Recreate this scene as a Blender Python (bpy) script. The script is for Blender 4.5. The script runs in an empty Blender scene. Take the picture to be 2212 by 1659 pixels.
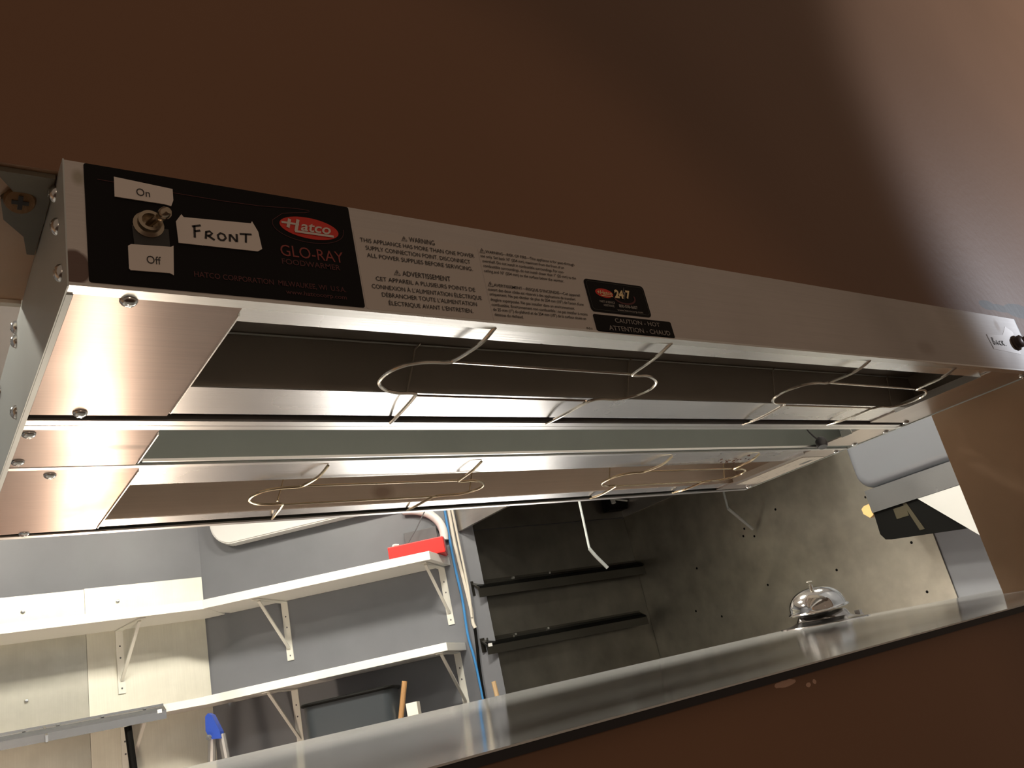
import bpy, bmesh, math, random
from mathutils import Vector, Matrix

random.seed(7)
PI = math.pi
S = bpy.context.scene
COL = S.collection

# ------------------------------------------------------------------ camera
cd = bpy.data.cameras.new('camera'); cam = bpy.data.objects.new('camera', cd); COL.objects.link(cam)
cam.location = (-0.05424385, -0.31746523, -0.17990832)
cam.rotation_euler = (math.radians(110.02393068), math.radians(12.14576539), math.radians(-34.52111047))
cd.sensor_fit = 'HORIZONTAL'; cd.sensor_width = 36.0
cd.lens = 1830.08313 * 36.0 / 2212.0
cd.clip_start = 0.01; cd.clip_end = 50
S.camera = cam

# ------------------------------------------------------------------ world, lights, exposure
S.view_settings.view_transform = 'Standard'
S.view_settings.look = 'None'
S.view_settings.gamma = 1.0
S.view_settings.use_curve_mapping = False
S.view_settings.exposure = 0.0
S.cycles.sample_clamp_indirect = 2.5
S.cycles.blur_glossy = 1.0
w = bpy.data.worlds.new('dim_dining_room'); S.world = w; w.use_nodes = True
w.node_tree.nodes['Background'].inputs[0].default_value = (1.0, 0.72, 0.52, 1)
w.node_tree.nodes['Background'].inputs[1].default_value = 0.15

def spot(name, loc, target, energy, color, size, blend, radius):
    l = bpy.data.lights.new(name, 'SPOT'); l.energy = energy; l.color = color
    l.spot_size = math.radians(size); l.spot_blend = blend; l.shadow_soft_size = radius
    o = bpy.data.objects.new(name, l); COL.objects.link(o); o.location = loc
    o.rotation_euler = (Vector(target) - Vector(loc)).to_track_quat('-Z', 'Y').to_euler()
    return o

# dining side downlight, off to the right
spot('dining_downlight', (1.90, -1.00, 0.28), (1.651, -0.031, 0.28), 62, (0.80, 0.88, 1.0), 70, 0.13, 0.05)
# weak warm lamp in front of the counter
spot('dining_lamp', (0.02, -1.35, -0.05), (0.04, 0.0, -0.26), 5.5, (1.0, 0.74, 0.55), 50, 0.25, 0.05)
# kitchen lamps: see ceiling_light() below for the diffusers that give the light
KITCHEN_A = 190.0
KITCHEN_B = 60.0
TUBE_FILL = 62.0  # unseen tube, added for the streak on the warmer's underside
BOX_FILL = 4.5  # unseen lit box, added to brighten the warmer's bottom strips

# ------------------------------------------------------------------ helpers
def lin(c):
    return tuple(((v / 255.0) / 12.92 if v <= 10 else (((v / 255.0) + 0.055) / 1.055) ** 2.4) for v in c)

def new_mat(name):
    m = bpy.data.materials.new(name); m.use_nodes = True
    nt = m.node_tree; b = nt.nodes['Principled BSDF']
    return m, nt, b

def coords(nt, scale=(1, 1, 1)):
    tc = nt.nodes.new('ShaderNodeTexCoord'); mp = nt.nodes.new('ShaderNodeMapping')
    nt.links.new(tc.outputs['Object'], mp.inputs['Vector'])
    mp.inputs['Scale'].default_value = scale
    return mp.outputs['Vector']

def noise(nt, vec, scale, detail=3.0):
    n = nt.nodes.new('ShaderNodeTexNoise'); n.inputs['Scale'].default_value = scale
    n.inputs['Detail'].default_value = detail
    nt.links.new(vec, n.inputs['Vector']); return n.outputs[0]

def ramp(nt, fac, a, b, c0, c1):
    r = nt.nodes.new('ShaderNodeMapRange')
    r.inputs[1].default_value = a; r.inputs[2].default_value = b
    r.inputs[3].default_value = c0; r.inputs[4].default_value = c1
    nt.links.new(fac, r.inputs[0]); return r.outputs[0]

def mixc(nt, fac, a, b):
    m = nt.nodes.new('ShaderNodeMix'); m.data_type = 'RGBA'
    if hasattr(fac, 'links') or hasattr(fac, 'node'): nt.links.new(fac, m.inputs[0])
    else: m.inputs[0].default_value = fac
    for k, v in ((6, a), (7, b)):
        if hasattr(v, 'node'): nt.links.new(v, m.inputs[k])
        else: m.inputs[k].default_value = (v[0], v[1], v[2], 1)
    return m.outputs[2]

def ellmask(nt, c, r, rough=0.35, nscale=60.0, soft=0.05):
    """1 inside an ellipsoid blotch with a ragged outline, else 0 (object coordinates)."""
    tc = nt.nodes.new('ShaderNodeTexCoord')
    sub = nt.nodes.new('ShaderNodeVectorMath'); sub.operation = 'SUBTRACT'
    nt.links.new(tc.outputs['Object'], sub.inputs[0]); sub.inputs[1].default_value = c
    dv = nt.nodes.new('ShaderNodeVectorMath'); dv.operation = 'DIVIDE'
    nt.links.new(sub.outputs[0], dv.inputs[0]); dv.inputs[1].default_value = r
    ln = nt.nodes.new('ShaderNodeVectorMath'); ln.operation = 'LENGTH'
    nt.links.new(dv.outputs[0], ln.inputs[0])
    n = noise(nt, tc.outputs['Object'], nscale, 4)
    a = nt.nodes.new('ShaderNodeMath'); a.operation = 'MULTIPLY_ADD'
    nt.links.new(n, a.inputs[0]); a.inputs[1].default_value = rough * 2; nt.links.new(ln.outputs['Value'], a.inputs[2])
    return ramp(nt, a.outputs[0], 1 - soft + rough, 1 + soft + rough, 1, 0)

def plain(name, col, rough=0.5, metal=0.0, spec=0.5, bump=0.0, bscale=200.0, var=0.0, coat=0.0, emit=None, es=0.0):
    m, nt, b = new_mat(name)
    b.inputs['Base Color'].default_value = (*col, 1)
    b.inputs['Roughness'].default_value = rough; b.inputs['Metallic'].default_value = metal
    b.inputs['Specular IOR Level'].default_value = spec
    b.inputs['Coat Weight'].default_value = coat
    v = coords(nt)
    if var > 0:
        n = noise(nt, v, 9.0, 4)
        f = ramp(nt, n, 0.3, 0.7, 0, 1)
        nt.links.new(mixc(nt, f, tuple(c * (1 - var) for c in col), tuple(min(1, c * (1 + var)) for c in col)), b.inputs['Base Color'])
    if bump > 0:
        n = noise(nt, v, bscale, 3); bp = nt.nodes.new('ShaderNodeBump')
        bp.inputs['Strength'].default_value = bump; bp.inputs['Distance'].default_value = 0.001
        nt.links.new(n, bp.inputs['Height']); nt.links.new(bp.outputs[0], b.inputs['Normal'])
    if emit:
        b.inputs['Emission Color'].default_value = (*emit, 1); b.inputs['Emission Strength'].default_value = es
    return m

def brushed(name, col, rough, grain=(4, 400, 400), strength=0.12, dirt=0.15, aniso=0.0, stains=(), metal=1.0):
    """brushed sheet metal: fine streaks along one axis, faint smudges, optional stains"""
    m, nt, b = new_mat(name)
    b.inputs['Metallic'].default_value = metal
    g = noise(nt, coords(nt, grain), 3.0, 2)
    s = noise(nt, coords(nt), 14.0, 5)
    r1 = ramp(nt, s, 0.3, 0.7, rough * 0.94, rough * 1.1)
    nt.links.new(r1, b.inputs['Roughness'])
    f = ramp(nt, s, 0.35, 0.75, 0, 1)
    c = mixc(nt, f, col, tuple(x * (1 - dirt) for x in col))
    c = mixc(nt, ramp(nt, g, 0.3, 0.7, 0, 0.35), c, tuple(x * 0.8 for x in col))
    for cc, rr, sc, am in stains:
        mk = ellmask(nt, cc, rr, 0.35, 60.0, 0.10 if sc[0] < 0.15 else 0.45)
        mu = nt.nodes.new('ShaderNodeMath'); mu.operation = 'MULTIPLY'; nt.links.new(mk, mu.inputs[0]); mu.inputs[1].default_value = am
        c = mixc(nt, mu.outputs[0], c, sc)
    nt.links.new(c, b.inputs['Base Color'])
    bp = nt.nodes.new('ShaderNodeBump'); bp.inputs['Strength'].default_value = strength; bp.inputs['Distance'].default_value = 0.0005
    nt.links.new(g, bp.inputs['Height']); nt.links.new(bp.outputs[0], b.inputs['Normal'])
    if aniso > 0:
        b.inputs['Anisotropic'].default_value = aniso
        cx = nt.nodes.new('ShaderNodeCombineXYZ'); cx.inputs[1].default_value = 1.0
        nt.links.new(cx.outputs[0], b.inputs['Tangent'])
    return m

# ---- mesh building
def ident(a, b, c): return Vector((a, b, c))

def box(bm, a0, a1, b0, b1, c0, c1, f=ident, bev=0.0):
    vs = [bm.verts.new(f(a, b, c)) for a in (a0, a1) for b in (b0, b1) for c in (c0, c1)]
    q = [(0, 1, 3, 2), (4, 6, 7, 5), (0, 4, 5, 1), (2, 3, 7, 6), (0, 2, 6, 4), (1, 5, 7, 3)]
    fs = [bm.faces.new([vs[i] for i in t]) for t in q]
    if bev > 0:
        es = set(e for fc in fs for e in fc.edges)
        bmesh.ops.bevel(bm, geom=list(es), offset=bev, segments=2, affect='EDGES', profile=0.7)
    return fs

def prism(bm, pts, c0, c1, f=ident):
    """polygon pts (a,b) extruded in c"""
    lo = [bm.verts.new(f(a, b, c0)) for a, b in pts]; hi = [bm.verts.new(f(a, b, c1)) for a, b in pts]
    bm.faces.new(lo); bm.faces.new(hi[::-1])
    n = len(pts)
    for i in range(n):
        bm.faces.new((lo[i], hi[i], hi[(i + 1) % n], lo[(i + 1) % n]))

def tube(bm, pts, r, seg=8, smooth_pts=True):
    pts = [Vector(p) for p in pts]
    if smooth_pts and len(pts) > 2:
        out = []
        P = [pts[0]] + pts + [pts[-1]]
        for i in range(1, len(P) - 2):
            for k in range(5):
                t = k / 5.0
                p0, p1, p2, p3 = P[i - 1], P[i], P[i + 1], P[i + 2]
                out.append(0.5 * ((2 * p1) + (-p0 + p2) * t + (2 * p0 - 5 * p1 + 4 * p2 - p3) * t * t + (-p0 + 3 * p1 - 3 * p2 + p3) * t ** 3))
        out.append(pts[-1]); pts = out
    rings = []
    up = None
    for i, p in enumerate(pts):
        d = (pts[min(i + 1, len(pts) - 1)] - pts[max(i - 1, 0)])
        if d.length < 1e-9: d = Vector((0, 0, 1))
        d.normalize()
        if up is None:
            up = Vector((0, 0, 1)) if abs(d.z) < 0.9 else Vector((1, 0, 0))
        a = d.cross(up); a.normalize(); b = a.cross(d); up = b
        rr = r[i] if isinstance(r, (list, tuple)) and len(r) == len(pts) else (r if not isinstance(r, (list, tuple)) else r[0])
        rings.append([bm.verts.new(p + a * (rr * math.cos(2 * PI * k / seg)) + b * (rr * math.sin(2 * PI * k / seg))) for k in range(seg)])
    for i in range(len(rings) - 1):
        for k in range(seg):
            bm.faces.new((rings[i][k], rings[i][(k + 1) % seg], rings[i + 1][(k + 1) % seg], rings[i + 1][k]))
    bm.faces.new(rings[0][::-1]); bm.faces.new(rings[-1])

def lathe(bm, prof, M=Matrix.Identity(4), seg=32):
    """profile (r,h) spun about local z then placed by M"""
    rings = []
    for r, h in prof:
        if r < 1e-7: rings.append([bm.verts.new(M @ Vector((0, 0, h)))])
        else: rings.append([bm.verts.new(M @ Vector((r * math.cos(2 * PI * k / seg), r * math.sin(2 * PI * k / seg), h))) for k in range(seg)])
    for i in range(len(rings) - 1):
        A, B = rings[i], rings[i + 1]
        for k in range(seg):
            k2 = (k + 1) % seg
            if len(A) == 1 and len(B) == 1: continue
            if len(A) == 1: bm.faces.new((A[0], B[k], B[k2]))
            elif len(B) == 1: bm.faces.new((A[k], B[0], A[k2]))
            else: bm.faces.new((A[k], B[k], B[k2], A[k2]))

def frame(loc, zdir, xdir=None):
    z = Vector(zdir).normalized()
    x = Vector(xdir).normalized() if xdir else (Vector((1, 0, 0)) if abs(z.x) < 0.9 else Vector((0, 1, 0)))
    y = z.cross(x).normalized(); x = y.cross(z).normalized()
    M = Matrix((x, y, z)).transposed().to_4x4(); M.translation = Vector(loc); return M

OFF = {}
def obj(name, bm, mat, parent=None, smooth=False, origin=None):
    bmesh.ops.recalc_face_normals(bm, faces=bm.faces)
    me = bpy.data.meshes.new(name)
    if parent is not None:
        off = OFF[parent.name]
    else:
        off = Vector(origin) if origin is not None else Vector((0, 0, 0))
    bmesh.ops.translate(bm, verts=bm.verts, vec=-off)
    bm.to_mesh(me); bm.free()
    if smooth:
        for p in me.polygons: p.use_smooth = True
        if smooth == 'auto':
            me.set_sharp_from_angle(angle=math.radians(35))
    mats = mat if isinstance(mat, (list, tuple)) else [mat]
    for m in mats: me.materials.append(m)
    o = bpy.data.objects.new(name, me); COL.objects.link(o)
    if parent is not None:
        o.parent = parent
    else:
        o.location = off
    OFF[o.name] = off
    return o

def thing(name, label, cat, loc=(0, 0, 0), group=None):
    o = bpy.data.objects.new(name, None); COL.objects.link(o); o.empty_display_size = 0.02
    o.location = loc; o['label'] = label; o['category'] = cat
    if group: o['group'] = group
    OFF[o.name] = Vector(loc); return o

def tag(o, label, cat, group=None):
    o['label'] = label; o['category'] = cat
    if group: o['group'] = group
    return o

def struct(name, bm, mat):
    o = obj(name, bm, mat); o['kind'] = 'structure'; return o

def copy_tree(o, parent=None):
    c = o.copy(); COL.objects.link(c); c.parent = parent
    OFF[c.name] = OFF[o.name]
    for ch in list(o.children): copy_tree(ch, c)
    return c

def face_map(y):   # text plane: (a,b,c) -> x=a, z=b, toward the viewer = c
    return lambda a, b, c: Vector((a, y - c, b))

_txt = {}
def glyphs(s, bold=0.0, shear=0.0):
    cu = bpy.data.curves.new('t', 'FONT'); cu.body = s; cu.size = 1.0; cu.offset = bold; cu.shear = shear
    cu.resolution_u = 3; cu.fill_mode = 'FRONT'
    o = bpy.data.objects.new('t', cu); COL.objects.link(o)
    dg = bpy.context.evaluated_depsgraph_get(); dg.update()
    me = bpy.data.meshes.new_from_object(o.evaluated_get(dg))
    vs = [v.co.copy() for v in me.vertices]; fs = [tuple(p.vertices) for p in me.polygons]
    bpy.data.objects.remove(o); bpy.data.curves.remove(cu); bpy.data.meshes.remove(me)
    return vs, fs
CAPH = None
def text_into(bm, s, x0, x1, zb, cap, y=0.0, lift=0.0003, bold=0.0, shear=0.0):
    """lettering from x0 to x1 on baseline zb with capital height cap, on a plane facing -y"""
    global CAPH
    if CAPH is None:
        CAPH = max(v.y for v in glyphs('H')[0])
    vs, fs = glyphs(s, bold, shear)
    a = min(v.x for v in vs); b = max(v.x for v in vs)
    sx = (x1 - x0) / (b - a); sz = cap / CAPH
    nv = [bm.verts.new((x0 + (v.x - a) * sx, y - lift, zb + v.y * sz)) for v in vs]
    for f in fs:
        try: bm.faces.new([nv[i] for i in f])
        except ValueError: pass

def lettering(name, lines, mat, parent, y=0.0, lift=0.0003, bold=0.0, shear=0.0):
    bm = bmesh.new()
    for s, x0, x1, zb, cap in lines: text_into(bm, s, x0, x1, zb, cap, y, lift, bold, shear)
    return obj(name, bm, mat, parent)

def ribbon(bm, pts, wd, y, close=False):
    """flat pen stroke through (x,z) points on plane y"""
    P = [Vector((p[0], 0, p[1])) for p in pts]
    n = len(P); L = []; R = []
    for i in range(n):
        a = P[(i - 1) % n] if close or i > 0 else P[i]; b = P[(i + 1) % n] if close or i < n - 1 else P[i]
        d = (b - a).normalized(); nn = Vector((-d.z, 0, d.x))
        L.append(bm.verts.new(P[i] + nn * wd / 2 + Vector((0, y, 0)))); R.append(bm.verts.new(P[i] - nn * wd / 2 + Vector((0, y, 0))))
    for i in range(n if close else n - 1):
        j = (i + 1) % n; bm.faces.new((L[i], L[j], R[j], R[i]))

def ellipse_pts(cx, cz, rx, rz, rot=0.0, n=48):
    return [(cx + rx * math.cos(t) * math.cos(rot) - rz * math.sin(t) * math.sin(rot),
             cz + rx * math.cos(t) * math.sin(rot) + rz * math.sin(t) * math.cos(rot)) for t in [2 * PI * k / n for k in range(n)]]

def rrect(x0, x1, z0, z1, r, n=5):
    out = []
    for cx, cz, a in ((x1 - r, z1 - r, 0), (x0 + r, z1 - r, 90), (x0 + r, z0 + r, 180), (x1 - r, z0 + r, 270)):
        for k in range(n + 1):
            t = math.radians(a + 90.0 * k / n); out.append((cx + r * math.cos(t), cz + r * math.sin(t)))
    return out

# ------------------------------------------------------------------ materials
def wall_paint_mat():
    m, nt, b = new_mat('brown_wall_paint')
    v = coords(nt)
    n = noise(nt, v, 3.0, 4)
    base = mixc(nt, ramp(nt, n, 0.3, 0.7, 0, 1), (0.20, 0.100, 0.052), (0.23, 0.116, 0.062))
    # grey filler smear to the right of the appliance, small chips in the lower wall
    for c, r in (((0.829, 0.01, 0.0765), (0.017, 0.05, 0.0055)), ((0.855, 0.01, 0.0755), (0.022, 0.05, 0.0045)), ((0.90, 0.01, 0.076), (0.036, 0.05, 0.0085))):
        base = mixc(nt, ellmask(nt, c, r, 0.12, 90), base, (0.10, 0.09, 0.08))
    for c, r in (((0.3529, 0.01, -0.2072), (0.0095, 0.05, 0.0018)), ((0.3722, 0.01, -0.2112), (0.0022, 0.05, 0.0012)), ((0.3783, 0.01, -0.2105), (0.0016, 0.05, 0.0012))):
        base = mixc(nt, ellmask(nt, c, r, 0.35, 300), base, (0.60, 0.38, 0.28))
    nt.links.new(base, b.inputs['Base Color'])
    b.inputs['Roughness'].default_value = 0.42
    bp = nt.nodes.new('ShaderNodeBump'); bp.inputs['Strength'].default_value = 0.25; bp.inputs['Distance'].default_value = 0.0006
    nt.links.new(noise(nt, v, 120.0, 4), bp.inputs['Height']); nt.links.new(bp.outputs[0], b.inputs['Normal'])
    return m

M_wall = wall_paint_mat()
M_jamb = plain('tan_jamb_paint', (0.33, 0.20, 0.115), 0.5, bump=0.3, bscale=90, var=0.10)
M_grey = plain('grey_kitchen_paint', (0.165, 0.172, 0.19), 0.35, bump=0.1, bscale=60, var=0.05)
M_grey2 = plain('lightened_grey_paint', (0.30, 0.32, 0.35), 0.4, bump=0.1, bscale=60, var=0.05)  # same grey, lightened where the right wall lacks light
M_ceil = plain('white_ceiling_tile', (0.75, 0.73, 0.70), 0.9, bump=0.4, bscale=40)
M_floor = plain('dark_quarry_tile', (0.16, 0.10, 0.08), 0.35, var=0.15)
M_cream = plain('cream_trim_paint', (0.75, 0.70, 0.60), 0.6)
M_face = brushed('brushed_aluminium_face', (0.66, 0.62, 0.59), 0.55, (3, 300, 300), 0.08, 0.10,
                 stains=[((0.002, 0, 0.008), (0.0062, 0.05, 0.0075), (0.10, 0.045, 0.03), 0.85),
                         ((0.803, 0, 0.047), (0.004, 0.05, 0.006), (0.30, 0.22, 0.17), 0.35),
                         ((0.647, 0, 0.013), (0.012, 0.05, 0.006), (0.35, 0.28, 0.24), 0.35),
                         ((0.005, 0, 0.050), (0.0022, 0.05, 0.0035), (0.25, 0.22, 0.12), 0.5)], metal=0.8)
M_lip = brushed('aluminium_edge', (0.88, 0.87, 0.84), 0.30, (3, 300, 300), 0.05, 0.05)
M_refl = brushed('bright_reflector_sheet', (0.95, 0.94, 0.93), 0.26, (3, 200, 200), 0.08, 0.06,
                 stains=[((0.735, 0.247, 0), (0.016, 0.010, 0.05), (0.16, 0.06, 0.03), 0.0)])
M_plate = brushed('brushed_cover_plate', (0.94, 0.77, 0.69), 0.40, (2, 260, 260), 0.04, 0.06, 0.97,
                  stains=[((0.062, 0.300, 0), (0.013, 0.05, 0.05), (0.62, 0.42, 0.14), 0.65),
                          ((0.055, 0.186, 0), (0.014, 0.004, 0.05), (0.25, 0.22, 0.20), 0.45)])
M_plate2 = brushed('brushed_end_cover', (0.70, 0.62, 0.55), 0.33, (260, 2, 260), 0.15, 0.15, 0.3)
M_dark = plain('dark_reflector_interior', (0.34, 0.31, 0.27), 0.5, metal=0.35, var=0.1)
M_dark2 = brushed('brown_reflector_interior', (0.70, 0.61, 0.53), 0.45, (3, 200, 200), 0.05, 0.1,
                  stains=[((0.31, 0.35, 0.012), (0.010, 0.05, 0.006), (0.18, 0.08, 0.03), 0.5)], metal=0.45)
M_gap = plain('gap_shade', (0.012, 0.011, 0.012), 0.6)
M_galv = plain('galvanised_sheet', (0.56, 0.60, 0.59), 0.5, metal=0.35, var=0.06)
M_galv_g = plain('grey_green_galvanised_sheet', (0.15, 0.165, 0.148), 0.5, metal=0.7, var=0.06)
M_chrome = plain('chrome', (0.86, 0.86, 0.85), 0.10, metal=1.0)
M_screw = plain('zinc_screw', (0.75, 0.76, 0.75), 0.22, metal=1.0)
M_wire = plain('bright_steel_wire', (0.86, 0.82, 0.74), 0.20, metal=1.0)
M_wire2 = plain('heat_stained_wire', (0.62, 0.52, 0.36), 0.25, metal=1.0)
M_black = plain('black_control_film', (0.006, 0.005, 0.005), 0.5, spec=0.15)
M_film = plain('clear_sticker_film', (0.66, 0.61, 0.57), 0.40, metal=0.85)
M_print = plain('black_print', (0.015, 0.013, 0.013), 0.5)
M_red = plain('red_emblem', (0.62, 0.030, 0.016), 0.45)
M_dred = plain('dark_red_print', (0.24, 0.04, 0.032), 0.5)
M_ddred = plain('faint_red_print', (0.080, 0.013, 0.013), 0.5)
M_whitep = plain('pale_print', (0.62, 0.55, 0.50), 0.5)
M_grayp = plain('grey_print', (0.28, 0.26, 0.24), 0.5)
M_gold = plain('gold_print', (0.75, 0.58, 0.32), 0.5)
M_paper = plain('white_label_paper', (0.74, 0.68, 0.63), 0.6, bump=0.2, bscale=60)
M_ink = plain('label_ink', (0.03, 0.028, 0.03), 0.6)
M_rust = plain('rusty_screw', (0.16, 0.085, 0.035), 0.6, metal=0.4, bump=0.4, bscale=500, var=0.3)
M_nickel = plain('tarnished_nickel', (0.55, 0.47, 0.36), 0.25, metal=1.0)
M_blkmetal = plain('black_switch_metal', (0.10, 0.08, 0.075), 0.35, metal=0.8)
M_counter = brushed('stainless_counter', (0.70, 0.71, 0.70), 0.095, (3, 160, 160), 0.04, 0.22, metal=0.45)
M_rubber = plain('black_rubber', (0.012, 0.010, 0.012), 0.5)
M_shelfw = plain('white_laminate', (0.86, 0.85, 0.80), 0.45)
M_bracket = plain('white_enamel', (0.80, 0.79, 0.72), 0.45)
M_panel = brushed('satin_stainless_panel', (0.66, 0.645, 0.56), 0.36, (200, 200, 2), 0.10, 0.2)
M_panelb = brushed('bright_satin_sheet', (0.80, 0.78, 0.68), 0.50, (200, 200, 2), 0.10, 0.1)
M_panel2 = brushed('smudged_stainless_panel', (0.66, 0.63, 0.54), 0.36, (3, 3, 3), 0.05, 0.35)
M_paneld = plain('dark_stainless_panel', (0.19, 0.18, 0.155), 0.32, metal=0.9, var=0.2)
M_rail = brushed('stainless_rail', (0.62, 0.63, 0.64), 0.25, (3, 160, 160), 0.08, 0.15)
M_raild = plain('dark_steel_rail', (0.08, 0.075, 0.062), 0.3, metal=0.8)
M_redbox = plain('red_plastic', (0.78, 0.02, 0.015), 0.35)
M_gbox = plain('dark_grey_plastic', (0.10, 0.105, 0.11), 0.5)
M_gbox2 = plain('mid_grey_plastic', (0.17, 0.18, 0.20), 0.35)
M_blackp = plain('black_gloss_plastic', (0.004, 0.004, 0.0035), 0.55, spec=0.08)
M_yel = plain('yellow_plastic', (0.85, 0.55, 0.22), 0.5)
M_blue = plain('blue_cable_jacket', (0.05, 0.24, 0.55), 0.45)
M_bluep = plain('blue_plastic', (0.02, 0.06, 0.35), 0.4)
M_wood = plain('pale_wood', (0.55, 0.38, 0.21), 0.6, var=0.15)
M_wood2 = plain('brown_wood', (0.33, 0.18, 0.07), 0.6, var=0.15)
M_white = plain('white_plastic', (0.86, 0.86, 0.84), 0.4)
M_alu = plain('dull_aluminium', (0.55, 0.54, 0.52), 0.4, metal=0.9)

# ------------------------------------------------------------------ setting: shell
WALL_Y0, WALL_Y1 = 0.010, 0.125
OX0, OX1, OZ0, OZ1 = -0.16, 0.872, -0.2042, 0.0586
def wall_front():
    bm = bmesh.new()
    X0, X1, Z0, Z1 = -1.7, 3.4, -1.25, 1.75
    xs = [X0, OX0, OX1, X1]; zs = [Z0, OZ0, OZ1, Z1]
    g = {}
    for yi, y in enumerate((WALL_Y0, WALL_Y1)):
        for i, x in enumerate(xs):
            for j, z in enumerate(zs): g[yi, i, j] = bm.verts.new((x, y, z))
    for yi in (0, 1):
        for i in range(3):
            for j in range(3):
                if (i, j) == (1, 1): continue
                f = bm.faces.new([g[yi, i, j], g[yi, i + 1, j], g[yi, i + 1, j + 1], g[yi, i, j + 1]])
                f.material_index = 0 if yi == 0 else 2
    ring = [(1, 1), (2, 1), (2, 2), (1, 2)]
    for k in range(4):
        a = ring[k]; b = ring[(k + 1) % 4]
        f = bm.faces.new([g[0, a[0], a[1]], g[0, b[0], b[1]], g[1, b[0], b[1]], g[1, a[0], a[1]]]); f.material_index = 1
    out = [(0, 0), (3, 0), (3, 3), (0, 3)]
    for k in range(4):
        a = out[k]; b = out[(k + 1) % 4]
        if a[0] != b[0]:
            for i in range(3):
                j = a[1]; bm.faces.new([g[0, i, j], g[0, i + 1, j], g[1, i + 1, j], g[1, i, j]])
        else:
            for j in range(3):
                i = a[0]; bm.faces.new([g[0, i, j], g[0, i, j + 1], g[1, i, j + 1], g[1, i, j]])
    return struct('wall_front', bm, [M_wall, M_jamb, M_grey])
wall_front()

C1 = Vector((0.81, 2.6, 0)); PHI = math.radians(35)
T = Vector((math.cos(PHI), -math.sin(PHI), 0)); NN = Vector((-math.sin(PHI), -math.cos(PHI), 0))
def WA(s, d, z): return C1 + T * s + NN * d + Vector((0, 0, z))      # along, out of and up the angled wall
SC2 = 0.872                                                         # corner to the hood wall
C2 = WA(SC2, 0, 0)                                                  # about x 1.524, y 2.10
ZF, ZC = -1.25, 1.05
bm = bmesh.new(); box(bm, -1.7, 0.81, 2.6, 2.7, ZF, ZC); struct('wall_back', bm, M_grey)
bm = bmesh.new(); box(bm, -0.02, SC2 + 0.05, -0.1, 0, ZF, ZC, WA); struct('wall_angled', bm, M_grey)
bm = bmesh.new(); box(bm, C2.x, 2.4, C2.y, C2.y + 0.1, ZF, ZC); struct('wall_hood', bm, M_grey)
bm = bmesh.new(); box(bm, 2.3, 2.4, 0.125, C2.y, ZF, ZC); struct('wall_right', bm, M_grey2)
bm = bmesh.new(); box(bm, -1.8, -1.7, 0.0, 2.7, ZF, ZC); struct('wall_left', bm, M_grey)
bm = bmesh.new(); box(bm, -1.7, 2.4, 0.125, 2.7, ZC, ZC + 0.08); struct('ceiling', bm, M_ceil)
bm = bmesh.new(); box(bm, -1.7, 3.4, -2.5, 2.7, ZF - 0.08, ZF); struct('floor', bm, M_floor)
bm = bmesh.new(); box(bm, OX0, -0.001, WALL_Y1, WALL_Y1 + 0.004, OZ1 - 0.002, OZ1 + 0.03); struct('trim_1', bm, M_cream)

# ------------------------------------------------------------------ food warmer
L, H = 0.848, 0.0575
fw = thing('food_warmer', 'long stainless double strip food warmer with wire guards hung in the pass-through opening', 'food warmer', (0, 0, 0))

def screw(loc, n, r=0.0036, h=0.0024, mat=M_screw, parent=fw, slot=True, name='screw'):
    bm = bmesh.new()
    Mx = frame(loc, n)
    prof = [(0, h), (r * 0.35, h * 0.97), (r * 0.65, h * 0.80), (r * 0.88, h * 0.5), (r, h * 0.12), (r, 0), (0, 0)]
    lathe(bm, prof, Mx, 20)
    if slot:
        for ang in (0, PI / 2):
            R = Mx @ Matrix.Rotation(ang + 0.5, 4, 'Z')
            box(bm, -r * 0.45, r * 0.45, -r * 0.09, r * 0.09, h * 0.8, h * 1.01, lambda a, b, c: R @ Vector((a, b, c)))
    return obj(name, bm, mat, parent, smooth='auto')

# front and rear heater housings
def housing(y0, y1, depth_top):
    bm = bmesh.new()
    box(bm, 0, L, y0, y0 + 0.0015, 0.0, H)                 # front wall
    box(bm, 0, L, y1 - 0.0015, y1, 0.0, H)                 # rear wall
    box(bm, 0, L, y0 + 0.0015, y1 - 0.0015, H - 0.0015, H)  # top
    return bm
o = obj('front_housing', housing(0.0, 0.1503, 0), M_face, fw)
o['label'] = 'satin aluminium housing nearest the viewer'
bm = bmesh.new(); box(bm, 0.0, L, 0.2217, 0.2232, 0.0, H); box(bm, 0, L, 0.3795, 0.381, 0.0, H); box(bm, 0, L, 0.2232, 0.3795, H - 0.0015, H)
obj('rear_housing', bm, M_galv_g, fw)
# flanges (the thin bright edges that run the whole length)
def flange(x0, x1, y0, y1, z0=-0.0006, z1=0.0008, mat=M_lip, name='flange'):
    bm = bmesh.new(); box(bm, x0, x1, y0, y1, z0, z1); return obj(name, bm, mat, fw)
flange(0.0, L, -0.0003, 0.0066)
flange(0.0025, L - 0.012, 0.1432, 0.1499)
flange(0.0025, L - 0.004, 0.1507, 0.1568)
flange(0.073, 0.785, 0.2106, 0.2124, z0=-0.001)
flange(0.002, L, 0.2196, 0.2240)
flange(0.0, L, 0.3755, 0.3815)
# black strips put in for the shade of the gaps behind the flanges
def gapbox(x0, x1, y0, y1, z=0.0035):
    bm = bmesh.new(); box(bm, x0, x1, y0, y1, z, z + 0.001); return bm
bm = gapbox(0.003, L - 0.003, 0.136, 0.1432); obj('gap_shade_strip', bm, M_gap, fw)
bm = gapbox(0.003, L - 0.003, 0.368, 0.3755)
obj('gap_shade_strip', bm, M_gap, fw)
bm = gapbox(0.003, L - 0.003, 0.2124, 0.2196, 0.0012)
obj('spacer_groove', bm, M_galv_g, fw)
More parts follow.
